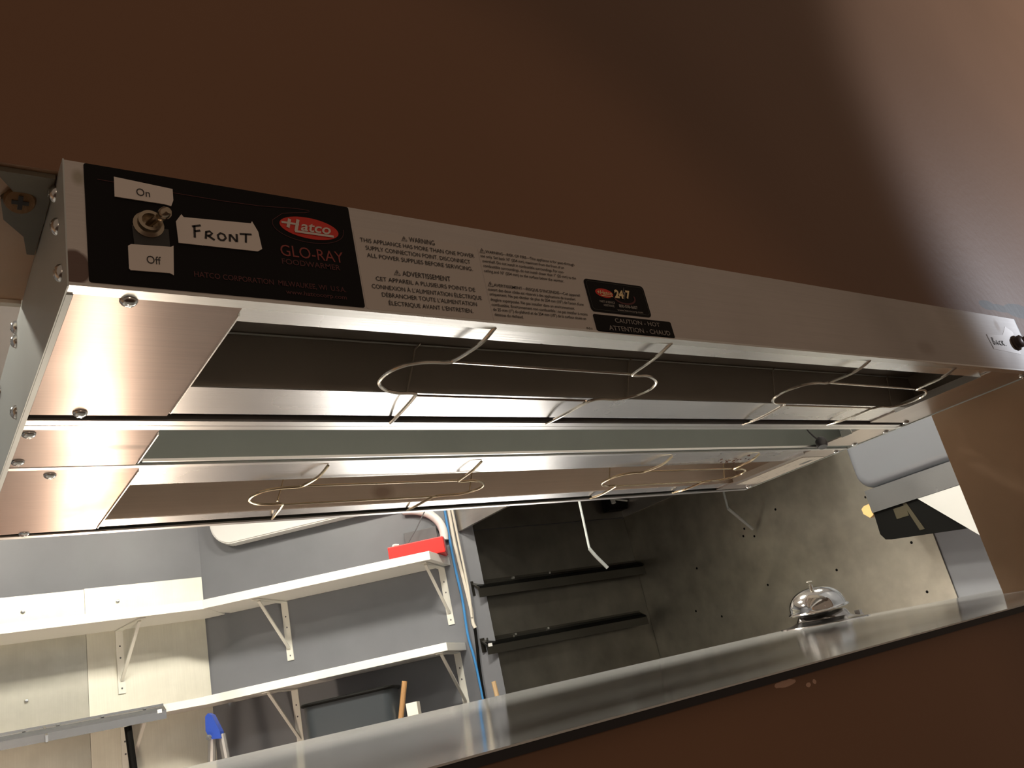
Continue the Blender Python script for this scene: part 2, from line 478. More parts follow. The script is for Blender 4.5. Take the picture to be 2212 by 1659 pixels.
# reflectors
def reflector(yf0, yf1, yr0, yr1, x0, x1, zt, m_in, name):
    bm = bmesh.new()
    box(bm, x0, x1, yf0, yf1, 0.0012, 0.0020)              # front bottom strip
    r = obj(name, bm, M_refl, fw)
    bm = bmesh.new(); box(bm, x0, x1, yr0, yr1, 0.0012, 0.0020); obj('rear_strip', bm, M_refl, r)   # rear bottom strip
    bm = bmesh.new()
    box(bm, x0, x1, yf1 - 0.001, yf1, 0.002, zt)            # inner front
    box(bm, x0, x1, yr0, yr0 + 0.001, 0.002, zt)            # inner rear, faces the viewer
    box(bm, x0, x1, yf1, yr0, zt - 0.001, zt)               # top
    box(bm, x0, x0 + 0.001, yf1, yr0, 0.002, zt); box(bm, x1 - 0.001, x1, yf1, yr0, 0.002, zt)
    obj('reflector_channel', bm, m_in, r)
    bm = bmesh.new(); tube(bm, [(x0 + 0.002, yr0 - 0.0010, zt - 0.0022), (x1 - 0.002, yr0 - 0.0010, zt - 0.0022)], 0.0006, 6, False); obj('channel_bead', bm, M_galv, r)
    return r
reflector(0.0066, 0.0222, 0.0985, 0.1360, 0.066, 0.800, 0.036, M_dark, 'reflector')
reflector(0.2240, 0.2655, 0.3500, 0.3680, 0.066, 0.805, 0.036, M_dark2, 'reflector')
for y in (0.036, 0.30):
    bm = bmesh.new(); tube(bm, [(0.068, y, 0.0275), (0.798, y, 0.0275)], 0.0040, 12, False)
    obj('heating_element', bm, M_raild, fw, smooth='auto')
# left cover plates with folded edge
def cover(x0, x1, y0, y1, m, edge_left=False, z=-0.0002):
    bm = bmesh.new(); box(bm, x0, x1, y0, y1, z, z + 0.0012)
    c = obj('cover_plate', bm, m, fw)
    bm = bmesh.new()
    if edge_left: box(bm, x0 - 0.0012, x0, y0 + 0.011, y1 - 0.03, z - 0.0010, z + 0.006)
    else: box(bm, x1, x1 + 0.0007, y0 + 0.006, y1 - 0.006, z - 0.0012, z + 0.006)
    obj('folded_edge', bm, M_lip, c)
    return c
c = cover(0.0028, 0.0692, 0.0066, 0.1362, M_plate); c['label'] = 'warm brushed cover plate at the left end of the front housing'
c = cover(0.0028, 0.0705, 0.1568, 0.2190, M_plate); c['label'] = 'small brushed cover plate at the left end of the spacer'
c = cover(0.0028, 0.0745, 0.2240, 0.3690, M_plate); c['label'] = 'heat yellowed cover plate at the left end of the rear housing'
cover(0.7675, L - 0.001, 0.0066, 0.1375, M_plate2, True)
cover(0.7800, L - 0.001, 0.1568, 0.2106, M_plate2, True)
cover(0.7850, L - 0.001, 0.2240, 0.3720, M_plate2, True)
# end caps
bm = bmesh.new(); box(bm, -0.0006, 0, 0, 0.381, -0.001, H + 0.0005); box(bm, 0.0, 0.0024, 0.0066, 0.381, -0.0012, -0.0002)
o = obj('end_cap', bm, M_galv, fw); o['label'] = 'galvanised end cap on the left side'
bm = bmesh.new(); box(bm, L, L + 0.0012, 0, 0.381, -0.001, H); obj('end_cap', bm, M_galv, fw)
# screws
for x, y in ((0.0232, 0.0088), (0.0254, 0.1322), (0.0059, 0.1632), (0.0057, 0.2081), (0.0255, 0.2340), (0.0272, 0.3676),
             (0.8390, 0.0105), (0.8330, 0.1350), (0.8400, 0.1640), (0.8400, 0.2050), (0.8400, 0.2300), (0.8390, 0.3640)):
    screw((x, y, -0.0004), (0, 0, -1))
for y, z in ((0.0190, 0.0535), (0.0170, 0.0361), (0.0126, 0.0117), (0.1509, 0.0560), (0.1518, 0.0480), (0.2271, 0.0505), (0.1569, 0.0095)):
    screw((-0.0006, y, z), (-1, 0, 0), r=0.0038, h=0.0026)
# bushing with lead in the spacer
bm = bmesh.new()
lathe(bm, [(0, -0.006), (0.005, -0.006), (0.0062, -0.003), (0.0062, 0.002), (0.0045, 0.005), (0, 0.005)], frame((0.776, 0.2045, 0.002), (0.3, 0.2, 1)), 16)
b_ = obj('cable_bushing', bm, M_rubber, fw, smooth='auto')
bm = bmesh.new(); tube(bm, [(0.774, 0.2045, 0.004), (0.766, 0.2055, 0.011), (0.763, 0.208, 0.022), (0.764, 0.209, 0.050)], 0.0009, 6)
obj('lead', bm, M_rubber, b_)
# rating sticker on the right rear cover, with blurred print
def sticker_mat():
    m, nt, b = new_mat('rating_sticker')
    n = noise(nt, coords(nt, (1, 0.35, 1)), 260.0, 1)
    c = mixc(nt, ramp(nt, n, 0.60, 0.66, 0, 0.55), (0.62, 0.56, 0.47), (0.22, 0.20, 0.18))
    c = mixc(nt, ellmask(nt, (0.832, 0.268, 0), (0.004, 0.010, 0.05), 0.3, 200), c, (0.10, 0.10, 0.09))
    nt.links.new(c, b.inputs['Base Color']); b.inputs['Roughness'].default_value = 0.45
    return m
bm = bmesh.new(); box(bm, 0.800, 0.8445, 0.2490, 0.3515, -0.0006, -0.0003)
obj('rating_sticker', bm, sticker_mat(), fw)
# rust specks
def speck_mat():
    return plain('rust_speck', (0.13, 0.05, 0.025), 0.8)
M_speck = speck_mat()
bm = bmesh.new()
for k in range(26):
    x = 0.655 + random.gauss(0.025, 0.012); y = 0.2555 + random.gauss(0, 0.0055)
    y = min(max(y, 0.232), 0.2645); r = random.uniform(0.0005, 0.0016)
    pts = [(x + r * math.cos(t) * random.uniform(0.6, 1.3), y + r * math.sin(t) * random.uniform(0.6, 1.6)) for t in [2 * PI * i / 7 for i in range(7)]]
    prism(bm, pts, 0.0009, 0.0012)
o = obj('rust_specks', bm, M_speck, fw); o['kind'] = 'stuff'

# wire guards
GA = [(0.2035, 0.005, 0.0000), (0.2010, 0.018, -0.004), (0.1978, 0.0384, -0.004), (0.1944, 0.0425, -0.004), (0.1870, 0.0428, -0.004), (0.1785, 0.0445, -0.004), (0.1703, 0.0500, -0.004), (0.1657, 0.0612, -0.004),
      (0.1680, 0.0739, -0.004), (0.1767, 0.0830, -0.004), (0.1867, 0.0866, -0.004), (0.1975, 0.0868, -0.004), (0.2006, 0.0935, -0.004), (0.2045, 0.120, -0.004), (0.2110, 0.1440, -0.0005)]
GB = [(0.3385, 0.005, 0.0000), (0.3360, 0.018, -0.004), (0.3388, 0.0430, -0.004), (0.3440, 0.0468, -0.004), (0.3552, 0.0463, -0.004), (0.3705, 0.0544, -0.004), (0.3771, 0.0670, -0.004), (0.3731, 0.0800, -0.004),
      (0.3618, 0.0872, -0.004), (0.3460, 0.0876, -0.004), (0.3393, 0.0947, -0.004), (0.3370, 0.120, -0.004), (0.3420, 0.1440, -0.0005)]
def guard(dx, dy, mat, label):
    sh = lambda P: [(p[0] + dx, p[1] + dy, p[2]) for p in P]
    bm = bmesh.new()
    tube(bm, sh(GA), 0.00115, 8)
    g = obj('wire_guard', bm, mat, fw, smooth='auto')
    g['label'] = label
    bm = bmesh.new(); tube(bm, sh(GB), 0.00115, 8); obj('guard_loop', bm, mat, g, smooth='auto')
    for P in ([(0.1985, 0.0435, -0.0030), (0.3390, 0.0470, -0.0030)], [(0.2010, 0.0925, -0.0030), (0.3390, 0.0935, -0.0030)]):
        bm = bmesh.new(); tube(bm, sh(P), 0.00085, 6, False); obj('cross_wire', bm, mat, g, smooth='auto')
    for cx in (0.2045, 0.3890):
        bm = bmesh.new()
        tube(bm, [(cx + dx + 0.010, 0.0962 + dy, 0.0345), (cx + dx + 0.005, 0.0962 + dy, 0.0300), (cx + dx, 0.0962 + dy, 0.0160), (cx + dx - 0.006, 0.0962 + dy, 0.0010)], 0.0006, 6, False)
        obj('element_clip', bm, mat, g, smooth='auto')
guard(0, 0, M_wire, 'front left wire guard loop')
guard(0.3585, 0, M_wire, 'front right wire guard loop')
guard(0.0010, 0.2265, M_wire2, 'rear left wire guard loop')
guard(0.3620, 0.2265, M_wire2, 'rear right wire guard loop')

# ---- control panel film, lettering, emblem, labels
def plate(name, pts, mat, parent, y=0.0, th=0.0004, z0=0.0):
    bm = bmesh.new(); prism(bm, pts, z0, th, face_map(y)); return obj(name, bm, mat, parent)
film = plate('control_film', rrect(0.0071, 0.1253, 0.0015, 0.0572, 0.0010), M_black, fw, 0.0, 0.0004)
film['label'] = 'black control film with red and white emblem'
FY = -0.0004
# emblem
e = math.radians(-2.0)
bm = bmesh.new(); prism(bm, ellipse_pts(0.1030, 0.0413, 0.0146, 0.0058, e), 0, 0.0002, face_map(FY)); emb = obj('emblem', bm, M_red, film); emb['label'] = 'red oval emblem with white lettering'
bm = bmesh.new()
def stroke(x0, z0, x1, z1, w_, k): ribbon(bm, [(x0, z0), (x1, z1)], w_, FY - 0.0005 - 0.00005 * k)
stroke(0.0893, 0.0424, 0.0978, 0.0424, 0.0011, 0)
stroke(0.0921, 0.0398, 0.0935, 0.0447, 0.0015, 1)
stroke(0.0957, 0.0382, 0.0976, 0.0450, 0.0015, 2)
stroke(0.0952, 0.0383, 0.1146, 0.0383, 0.0012, 3)
text_into(bm, 'atco', 0.0984, 0.1136, 0.0394, 0.0052, FY, 0.0005, 0.018, 0.25)
obj('emblem_lettering', bm, M_whitep, film)
bm = bmesh.new()
ring = [(0.1205, 0.0432), (0.1200, 0.0405)] + [(0.1025 + 0.0176 * math.cos(t), 0.0413 + 0.0080 * math.sin(t)) for t in [math.radians(-8 - 8 * k) for k in range(0, 24)]]
ring += [(0.0905, 0.0474), (0.0960, 0.0486), (0.1015, 0.0496), (0.1040, 0.0505), (0.1040, 0.0513), (0.0980, 0.0513), (0.0799, 0.0495), (0.0629, 0.0490), (0.040, 0.0492), (0.012, 0.0500)]
ring = [p for p in ring]
ribbon(bm, ring, 0.00028, FY - 0.0003)
obj('swirl_line', bm, M_ddred, film)
lettering('model_lettering', [('GLO-RAY', 0.0870, 0.1180, 0.0244, 0.0058)], M_dred, film, FY)
lettering('fine_lettering', [('FOODWARMER', 0.0870, 0.1155, 0.0201, 0.0027), ('HATCO CORPORATION  MILWAUKEE, WI  U.S.A.', 0.0474, 0.1166, 0.0086, 0.0025), ('www.hatcocorp.com', 0.0869, 0.1163, 0.0047, 0.0021)], M_ddred, film, FY, bold=0.01)
# toggle switch at the left
bm = bmesh.new(); prism(bm, [(0.0245, 0.0205), (0.0385, 0.0215), (0.0385, 0.0300), (0.0240, 0.0300)], 0, 0.0006, face_map(FY)); 
obj('tape_residue', bm, plain('dusty_black_tape', (0.035, 0.035, 0.033), 0.4), film)
bm = bmesh.new()
Mx = frame((0.0305, FY, 0.0308), (0, -1, 0))
lathe(bm, [(0, 0.0005), (0.0062, 0.0005), (0.0062, 0.0012), (0.0048, 0.0022), (0.0048, 0.0045), (0.0034, 0.0045), (0.0034, 0.0010), (0, 0.0010)], Mx, 24)
sw = obj('toggle_switch', bm, M_nickel, fw, smooth='auto')
bm = bmesh.new()
tube(bm, [(0.0305, FY - 0.001, 0.0308), (0.0325, FY - 0.0055, 0.0312), (0.0345, FY - 0.0095, 0.0312)], 0.0014, 10)
lathe(bm, [(0, 0.0036), (0.0015, 0.0032), (0.0025, 0.0018), (0.0026, 0), (0.0020, -0.0022), (0.0012, -0.0034), (0, -0.0036)], frame((0.0345, FY - 0.0095, 0.0312), (0.35, -0.9, 0.05)), 16)
obj('lever', bm, M_nickel, sw, smooth='auto')
# stuck paper labels
def paper(pts, label, y=FY, curl=()):
    bm = bmesh.new(); prism(bm, pts, 0.0003, 0.0007, face_map(y))
    o = obj('paper_label', bm, M_paper, fw); o['label'] = label; return o
p = paper([(0.0183, 0.0523), (0.0416, 0.0508), (0.0415, 0.0450), (0.0404, 0.0419), (0.0376, 0.0424), (0.0181, 0.0425)], 'white paper label reading On')
lettering('lettering', [('On', 0.0266, 0.0320, 0.0446, 0.0036)], M_ink, p, FY - 0.0007)
p = paper([(0.0220, 0.0196), (0.0232, 0.0205), (0.0388, 0.0215), (0.0399, 0.0222), (0.0390, 0.0080), (0.0375, 0.0088), (0.0224, 0.0083), (0.0218, 0.0090)], 'white paper label reading Off')
lettering('lettering', [('Off', 0.0287, 0.0343, 0.0122, 0.0036)], M_ink, p, FY - 0.0007)
p = paper([(0.0443, 0.0385), (0.0452, 0.0372), (0.0745, 0.0390), (0.0752, 0.0402), (0.0775, 0.0350), (0.0783, 0.0262), (0.0762, 0.0247), (0.0421, 0.0240), (0.0418, 0.0345)], 'white paper label with the handwritten word FRONT')
bm = bmesh.new()
PW = 0.00095
def hw(pts, y): ribbon(bm, pts, PW, y)
y_ = FY - 0.0009
for st in ([(0.0490, 0.0275), (0.0493, 0.0335)], [(0.0483, 0.0329), (0.0520, 0.0341)], [(0.0491, 0.0307), (0.0516, 0.0314)],                                  # F
           [(0.0536, 0.0276), (0.0541, 0.0312)], [(0.0538, 0.0310), (0.0556, 0.0317), (0.0566, 0.0308), (0.0556, 0.0296), (0.0541, 0.0292)], [(0.0548, 0.0293), (0.0574, 0.0275)],  # R
           [(0.0592, 0.0284), (0.0590, 0.0303), (0.0603, 0.0315), (0.0618, 0.0310), (0.0624, 0.0293), (0.0613, 0.0280), (0.0600, 0.0279), (0.0592, 0.0286)],                      # O
           [(0.0640, 0.0278), (0.0643, 0.0315), (0.0646, 0.0314), (0.0669, 0.0282), (0.0672, 0.0281), (0.0674, 0.0322)],                                      # N
           [(0.0688, 0.0324), (0.0742, 0.0330)], [(0.0716, 0.0328), (0.0711, 0.0283)]):                                                                        # T
    hw(st, y_)
obj('handwriting', bm, M_print, p)
# clear warning stickers
s1 = plate('warning_sticker', rrect(0.1262, 0.1985, 0.0010, 0.0455, 0.0015), M_film, fw, 0.0, 0.00015)
s1['label'] = 'clear sticker with two centred warnings in capitals'
lettering('lettering', [('WARNING', 0.1571, 0.1722, 0.0424, 0.0028),
    ('THIS APPLIANCE HAS MORE THAN ONE POWER', 0.1289, 0.1960, 0.0382, 0.0023), ('SUPPLY CONNECTION POINT. DISCONNECT', 0.1312, 0.1925, 0.0340, 0.0023), ('ALL POWER SUPPLIES BEFORE SERVICING.', 0.1312, 0.1930, 0.0298, 0.0023),
    ('ADVERTISSEMENT', 0.1493, 0.1774, 0.0216, 0.0028), ('CET APPAREIL A PLUSIEURS POINTS DE', 0.1338, 0.1916, 0.0171, 0.0023), ('CONNEXION À L\'ALIMENTATION ÉLECTRIQUE', 0.1309, 0.1947, 0.0126, 0.0023),
    ('DÉBRANCHER TOUTE L\'ALIMENTATION', 0.1356, 0.1907, 0.0085, 0.0023), ('ÉLECTRIQUE AVANT L\'ENTRETIEN.', 0.1386, 0.1874, 0.0042, 0.0023)], M_print, s1, -0.00015, bold=0.0)
def triangles(parent, tris):
    bm = bmesh.new()
    for x0, x1, zb, h in tris:
        xm = (x0 + x1) / 2
        ribbon(bm, [(x0, zb), (x1, zb), (xm, zb + h)], 0.00042, -0.0005, close=True)
        ribbon(bm, [(xm, zb + h * 0.28), (xm, zb + h * 0.72)], 0.00045, -0.0005)
    return obj('warning_triangle', bm, M_print, parent)
triangles(s1, [(0.1527, 0.1557, 0.0424, 0.0026), (0.1446, 0.1480, 0.0216, 0.0028)])
s2 = plate('warning_sticker', rrect(0.1995, 0.2700, 0.0003, 0.0452, 0.0015), M_film, fw, 0.0, 0.00015)
s2['label'] = 'clear sticker with small bold fire warnings'
L2 = [('WARNING—RISK OF FIRE—This appliance is for pass-through', 0.2043, 0.2675, 0.0425), ('use only. Set back 10" (254 mm) maximum from the front of an', 0.2003, 0.2587, 0.0394),
      ('overshelf. Do not install in combustible surroundings. For non-', 0.2008, 0.2578, 0.0363), ('combustible surroundings, do not install closer than 1" (25 mm) to the', 0.2007, 0.2660, 0.0333),
      ('ceiling and 10" (254 mm) to the surface below the warmer.', 0.2005, 0.2560, 0.0302), ('AVERTISSEMENT—RISQUE D\'INCENDIE—Cet appareil', 0.2048, 0.2655, 0.0219),
      ('ouvert des deux côtés est réservé à des applications de transfert', 0.2002, 0.2612, 0.0189), ('uniquement. Ne pas décaler de plus de 254 mm (10") de l\'avant d\'une', 0.2006, 0.2665, 0.0161),
      ('étagère superposée. Ne pas installer dans un environnement', 0.2005, 0.2585, 0.0128), ('combustible. Environnement non combustible : ne pas installer à moins', 0.2004, 0.2675, 0.0098),
      ('de 25 mm (1") du plafond et de 254 mm (10") de la surface située en', 0.2006, 0.2655, 0.0069), ('dessous du réchaud.', 0.2009, 0.2198, 0.0039)]
lettering('lettering', [(s, a, b_2, z, 0.0017) for s, a, b_2, z in L2] + [('551', 0.2639, 0.2681, 0.0009, 0.0012)], M_print, s2, -0.00015, bold=0.006)
triangles(s2, [(0.2004, 0.2038, 0.0422, 0.0027), (0.2009, 0.2044, 0.0217, 0.0027)])
# black service and caution stickers
s3 = plate('service_sticker', rrect(0.2718, 0.3208, 0.0132, 0.0349, 0.0026), M_black, fw, 0.0, 0.0003); s3['label'] = 'black sticker with a small red oval and 24/7'
bm = bmesh.new(); prism(bm, ellipse_pts(0.2857, 0.0264, 0.0070, 0.0030, math.radians(-3)), 0, 0.0001, face_map(-0.0003))
em2 = obj('emblem', bm, M_red, s3)
bm = bmesh.new(); text_into(bm, '+Hatco', 0.2798, 0.2918, 0.0252, 0.0026, -0.0004, 0.0003, 0.02, 0.2); ribbon(bm, [(0.2825, 0.0244), (0.2918, 0.0244)], 0.0005, -0.0007)
text_into(bm, '24', 0.2935, 0.3013, 0.0243, 0.0050, -0.0004, 0.0003, 0.05, 0.15); text_into(bm, '7', 0.3032, 0.3072, 0.0247, 0.0050, -0.0004, 0.0003, 0.05, 0.15)
obj('sticker_lettering', bm, M_gold, s3)
bm = bmesh.new(); bolt = [(0.3034, 0.0322), (0.3018, 0.0278), (0.3027, 0.0280), (0.3014, 0.0235), (0.3036, 0.0288), (0.3026, 0.0287)]
prism(bm, bolt, 0, 0.0002, face_map(-0.0003))
text_into(bm, 'PARTS & SERVICE', 0.2800, 0.2920, 0.0197, 0.0014, -0.0004, 0.0002, 0.02); text_into(bm, 'ASSISTANCE', 0.2822, 0.2908, 0.0174, 0.0014, -0.0004, 0.0002, 0.02)
text_into(bm, '800-558-0607', 0.2948, 0.3103, 0.0178, 0.0019, -0.0004, 0.0002, 0.03); text_into(bm, 'www.hatcocorp.com', 0.2925, 0.3138, 0.0152, 0.0014, -0.0004, 0.0002, 0.01)
obj('fine_lettering', bm, M_grayp, s3)
bm = bmesh.new()
arc = [(0.3015 + 0.0088 * math.cos(t), 0.0250 + 0.0044 * math.sin(t)) for t in [math.radians(-170 + 10 * k) for k in range(0, 20)]]
ribbon(bm, arc, 0.0011, -0.0005); obj('red_arc', bm, M_ddred, s3)
bm = bmesh.new(); ribbon(bm, rrect(0.2732, 0.3194, 0.0146, 0.0335, 0.0020), 0.00018, -0.0005, close=True); obj('border_line', bm, plain('faint_border_print', (0.06, 0.065, 0.055), 0.5), s3)
s4 = plate('caution_sticker', rrect(0.2719, 0.3364, 0.0002, 0.0115, 0.0012), M_black, fw, 0.0, 0.0003); s4['label'] = 'black sticker reading CAUTION - HOT'
lettering('lettering', [('CAUTION - HOT', 0.2880, 0.3255, 0.0071, 0.0027), ('ATTENTION - CHAUD', 0.2815, 0.3326, 0.0017, 0.0030)], M_grayp, s4, -0.0003, bold=0.004)
# toggle at the right end, with its paper label
p = plate('paper_label', [(0.7716, 0.0350), (0.7740, 0.0200), (0.8280, 0.0175), (0.8320, 0.0420), (0.8200, 0.0470), (0.8060, 0.0365)], plain('greyish_clear_tape', (0.64, 0.60, 0.57), 0.5, metal=0.8), fw, 0.0, 0.0002)
p['label'] = 'taped label with the handwritten word BACK'
bm = bmesh.new()
PW = 0.0010; yb = -0.0005
for st in ([(0.7780, 0.0252), (0.7783, 0.0322), (0.7812, 0.0318), (0.7790, 0.0288), (0.7822, 0.0272), (0.7806, 0.0252), (0.7782, 0.0252)],
           [(0.7842, 0.0248), (0.7860, 0.0296), (0.7882, 0.0248)], [(0.7848, 0.0264), (0.7878, 0.0264)],
           [(0.7938, 0.0292), (0.7912, 0.0288), (0.7904, 0.0262), (0.7936, 0.0250)],
           [(0.7962, 0.0248), (0.7966, 0.0300)], [(0.8000, 0.0300), (0.7968, 0.0272), (0.8008, 0.0250)], [(0.8030, 0.0250), (0.8038, 0.0252)]):
    ribbon(bm, st, PW, yb)
ribbon(bm, [(0.7716, 0.0352), (0.7738, 0.0206)], 0.0005, yb)
obj('handwriting', bm, M_print, p)
bm = bmesh.new()
Mx = frame((0.8265, 0.0, 0.0292), (0, -1, 0))
lathe(bm, [(0, 0), (0.0078, 0), (0.0078, 0.0016), (0.0062, 0.0026), (0.0062, 0.0060), (0.0040, 0.0075), (0, 0.0075)], Mx, 20)
sw2 = obj('toggle_switch', bm, M_blkmetal, fw, smooth='auto'); sw2['label'] = 'blackened toggle switch beside BACK'
bm = bmesh.new(); tube(bm, [(0.8265, -0.006, 0.0292), (0.8330, -0.011, 0.0325), (0.8440, -0.019, 0.0378)], 0.0022, 10)
obj('lever', bm, M_blkmetal, sw2, smooth='auto')

# ---- hanging bracket and screws between warmer and soffit, left
hb = thing('mounting_bracket', 'dull stained angle bracket with a rusty screw on the tan soffit beside the warmer', 'bracket', (-0.012, 0.03, 0.0584))
bm = bmesh.new()
prism(bm, [(-0.0235, 0.0125), (-0.0013, 0.0125), (-0.0013, 0.075), (-0.0045, 0.075), (-0.0075, 0.0600), (-0.0165, 0.0480), (-0.0190, 0.0330), (-0.0150, 0.0260)], 0.0562, 0.0584)
obj('bracket_plate', bm, plain('stained_galvanised', (0.095, 0.080, 0.055), 0.65, metal=0.2, var=0.5), hb)
bm = bmesh.new(); lathe(bm, [(0, 0.0020), (0.0020, 0.0020), (0.0055, 0.0016), (0.0062, 0.0), (0, 0)], frame((-0.0122, 0.0305, 0.0555), (0, -0.55, -1)), 18)
MS = frame((-0.0122, 0.0305, 0.0555), (0, -0.55, -1))
o = obj('wood_screw', bm, M_rust, hb, smooth='auto'); o['label'] = 'rusty countersunk screw'
bm = bmesh.new()
prism(bm, [(-0.0032, -0.0009), (-0.0009, -0.0009), (-0.0009, -0.0032), (0.0009, -0.0032), (0.0009, -0.0009), (0.0032, -0.0009),
           (0.0032, 0.0009), (0.0009, 0.0009), (0.0009, 0.0032), (-0.0009, 0.0032), (-0.0009, 0.0009), (-0.0032, 0.0009)], 0.0019, 0.0024, lambda a, b, c: MS @ Vector((a, b, c)))
obj('screw_recess', bm, M_print, o)

# ------------------------------------------------------------------ pass-through counter
def counter():
    X0, X1, YR = -0.16, 2.29, 0.385
    nx, ny = 60, 16
    bm = bmesh.new(); top = {}; bot = {}
    def zt(x, y):
        z = -0.1997 + 0.06 * y - 0.0215 * y * y
        if x > 0.85: z -= 0.022 * min(1.0, (x - 0.85) / 0.62) ** 1.3 * (y / YR) ** 1.5
        return z
    for i in range(nx + 1):
        x = X0 + (X1 - X0) * i / nx
        for j in range(ny + 1):
            y = YR * j / ny
            if x > OX1 - 0.0005 or x < OX0 + 0.0005:
                y = max(y, 0.0) if x <= OX1 else 0.127 + (YR - 0.127) * j / ny
            top[i, j] = bm.verts.new((x, y, zt(x, y))); bot[i, j] = bm.verts.new((x, y, zt(x, y) - 0.0009))
    for D, in ((top,), (bot,)):
        for i in range(nx):
            for j in range(ny): bm.faces.new((D[i, j], D[i + 1, j], D[i + 1, j + 1], D[i, j + 1]))
    for i in range(nx):
        for j in (0, ny): bm.faces.new((top[i, j], top[i + 1, j], bot[i + 1, j], bot[i, j]))
    for j in range(ny):
        for i in (0, nx): bm.faces.new((top[i, j], top[i, j + 1], bot[i, j + 1], bot[i, j]))
    return bm, zt
bmc, ZT = counter()
ct = thing('counter', 'stainless steel pass-through counter along the bottom of the opening', 'counter', (0.36, 0.06, -0.2042))
obj('countertop', bmc, M_counter, ct, smooth='auto')
bm = bmesh.new(); box(bm, OX0, OX1 + 0.6, 0.0006, 0.0095, -0.2046, -0.2008)
o = obj('edge_trim', bm, M_rubber, ct); o['label'] = 'black edge strip'

# ------------------------------------------------------------------ call bell
BC = Vector((0.862, 0.335, ZT(0.862, 0.335)))
bell = thing('call_bell', 'chrome service bell with a tilted dome standing at the back edge of the counter', 'bell', BC)
bm = bmesh.new(); Mb = frame(BC, (0, -0.05, 1))
lathe(bm, [(0, 0.0), (0.080, 0.0), (0.079, 0.0016), (0.062, 0.0032), (0.048, 0.0085), (0.044, 0.0165), (0.040, 0.0205), (0, 0.0205)], Mb, 48)
box(bm, 0.060, 0.108, -0.012, 0.004, 0.0005, 0.0024, lambda a, b, c: Mb @ Vector((a, b, c)))
box(bm, 0.100, 0.108, -0.010, 0.001, 0.0010, 0.0100, lambda a, b, c: Mb @ Vector((a, b, c)))
o = obj('base', bm, plain('worn_black_chrome', (0.45, 0.42, 0.40), 0.18, metal=1.0, var=0.3), bell, smooth='auto')
Dc = BC + Vector((-0.006, 0.0, 0.0270))
dirz = Vector((-0.10, -0.06, 1)).normalized()
bm = bmesh.new(); Md = frame(Dc, dirz)
prof = [(0.0005, 0.0385)] + [(0.0505 * math.sin(math.radians(a)) ** 0.92, 0.0385 * math.cos(math.radians(a)) ** 0.85) for a in range(8, 89, 5)]
prof += [(0.0512, 0.0010), (0.0545, -0.0006), (0.0548, -0.0018), (0.0505, -0.0012), (0.046, 0.004)]
lathe(bm, prof, Md, 64)
o = obj('dome', bm, M_chrome, bell, smooth='auto')
bm = bmesh.new(); lathe(bm, [(0, -0.012), (0.012, -0.012), (0.012, 0.004), (0, 0.004)], Md, 20); obj('striker_housing', bm, M_blackp, bell, smooth='auto')
bm = bmesh.new()
Mk = frame(Dc + dirz * 0.036 + Vector((-0.012, -0.008, -0.002)), (-0.02, -0.05, 1))
lathe(bm, [(0, 0), (0.0042, 0), (0.0036, 0.004), (0.0036, 0.0085), (0.0016, 0.0095), (0.0014, 0.0135), (0.0052, 0.0140), (0.0056, 0.0152), (0.0030, 0.0162), (0, 0.0162)], Mk, 20)
obj('plunger', bm, M_wire, bell, smooth='auto')

BS = 0.66
for c_ in bell.children: c_.scale = (1, 1, 1)
bell.scale = (BS, BS, BS)

# ------------------------------------------------------------------ kitchen: shelves, brackets
def WS(s, d, z): return WA(s - 0.235 * d, d, z)     # shelf arms lean a little to the left of square
def shelf_bracket(s, z, out, label, grp, f=WS, hgt=0.19, dep=0.165):
    root = thing('shelf_bracket', label, 'bracket', f(s, 0.002, z), grp)
    bm = bmesh.new(); box(bm, s - 0.0105, s + 0.0105, 0.001, 0.004, z - hgt, z - 0.001, f); up = obj('upright', bm, M_bracket, root)
    for zz in (z - 0.05, z - 0.085, z - hgt + 0.015):
        bm = bmesh.new()
        P = f(s, 0.004, zz); lathe(bm, [(0, 0.0004), (0.0028, 0.0004), (0.0028, 0), (0, 0)], frame(P, f(s, 1, zz) - f(s, 0, zz)), 12)
        obj('screw_hole', bm, M_gbox, up)
    bm = bmesh.new(); box(bm, s - 0.0105, s + 0.0105, 0.004, dep + 0.02, z - 0.0045, z - 0.001, f); obj('arm', bm, M_bracket, root)
    bm = bmesh.new()
    a = f(s, dep, z - 0.006); b = f(s, 0.006, z - hgt * 0.80); d = (b - a)
    side = f(s + 1, 0, 0) - f(s, 0, 0); nrm = d.cross(side).normalized()
    for (p, q) in (((a, b)),):
        vs = []
        for P in (p, q):
            for u, v in ((-1, -1), (1, -1), (1, 1), (-1, 1)):
                vs.append(bm.verts.new(P + side * (0.0045 * u) + nrm * (0.0030 * v)))
        for k in range(4): bm.faces.new((vs[k], vs[(k + 1) % 4], vs[4 + (k + 1) % 4], vs[4 + k]))
        bm.faces.new(vs[:4]); bm.faces.new(vs[4:])
    obj('brace', bm, M_bracket, root)
    return root
def WB(s, d, z): return Vector((s + 0.15 * d, 2.5935 - d, z))     # back wall frame
SHU, SHL = 0.2575, -0.021
bm = bmesh.new(); box(bm, 0.085, 0.825, 0.003, 0.208, SHU, SHU + 0.027, WS, 0.0015)
tag(obj('wall_shelf', bm, M_shelfw, origin=WA(0.4, 0.1, SHU)), 'upper white laminate shelf on the angled grey wall, carrying the red box', 'shelf', 'white wall shelves')
bm = bmesh.new(); box(bm, 0.070, 0.825, 0.003, 0.200, SHL, SHL + 0.024, WS, 0.0015)
tag(obj('wall_shelf', bm, M_shelfw, origin=WA(0.4, 0.1, SHL)), 'lower white laminate shelf on the angled grey wall, with nothing on it', 'shelf', 'white wall shelves')
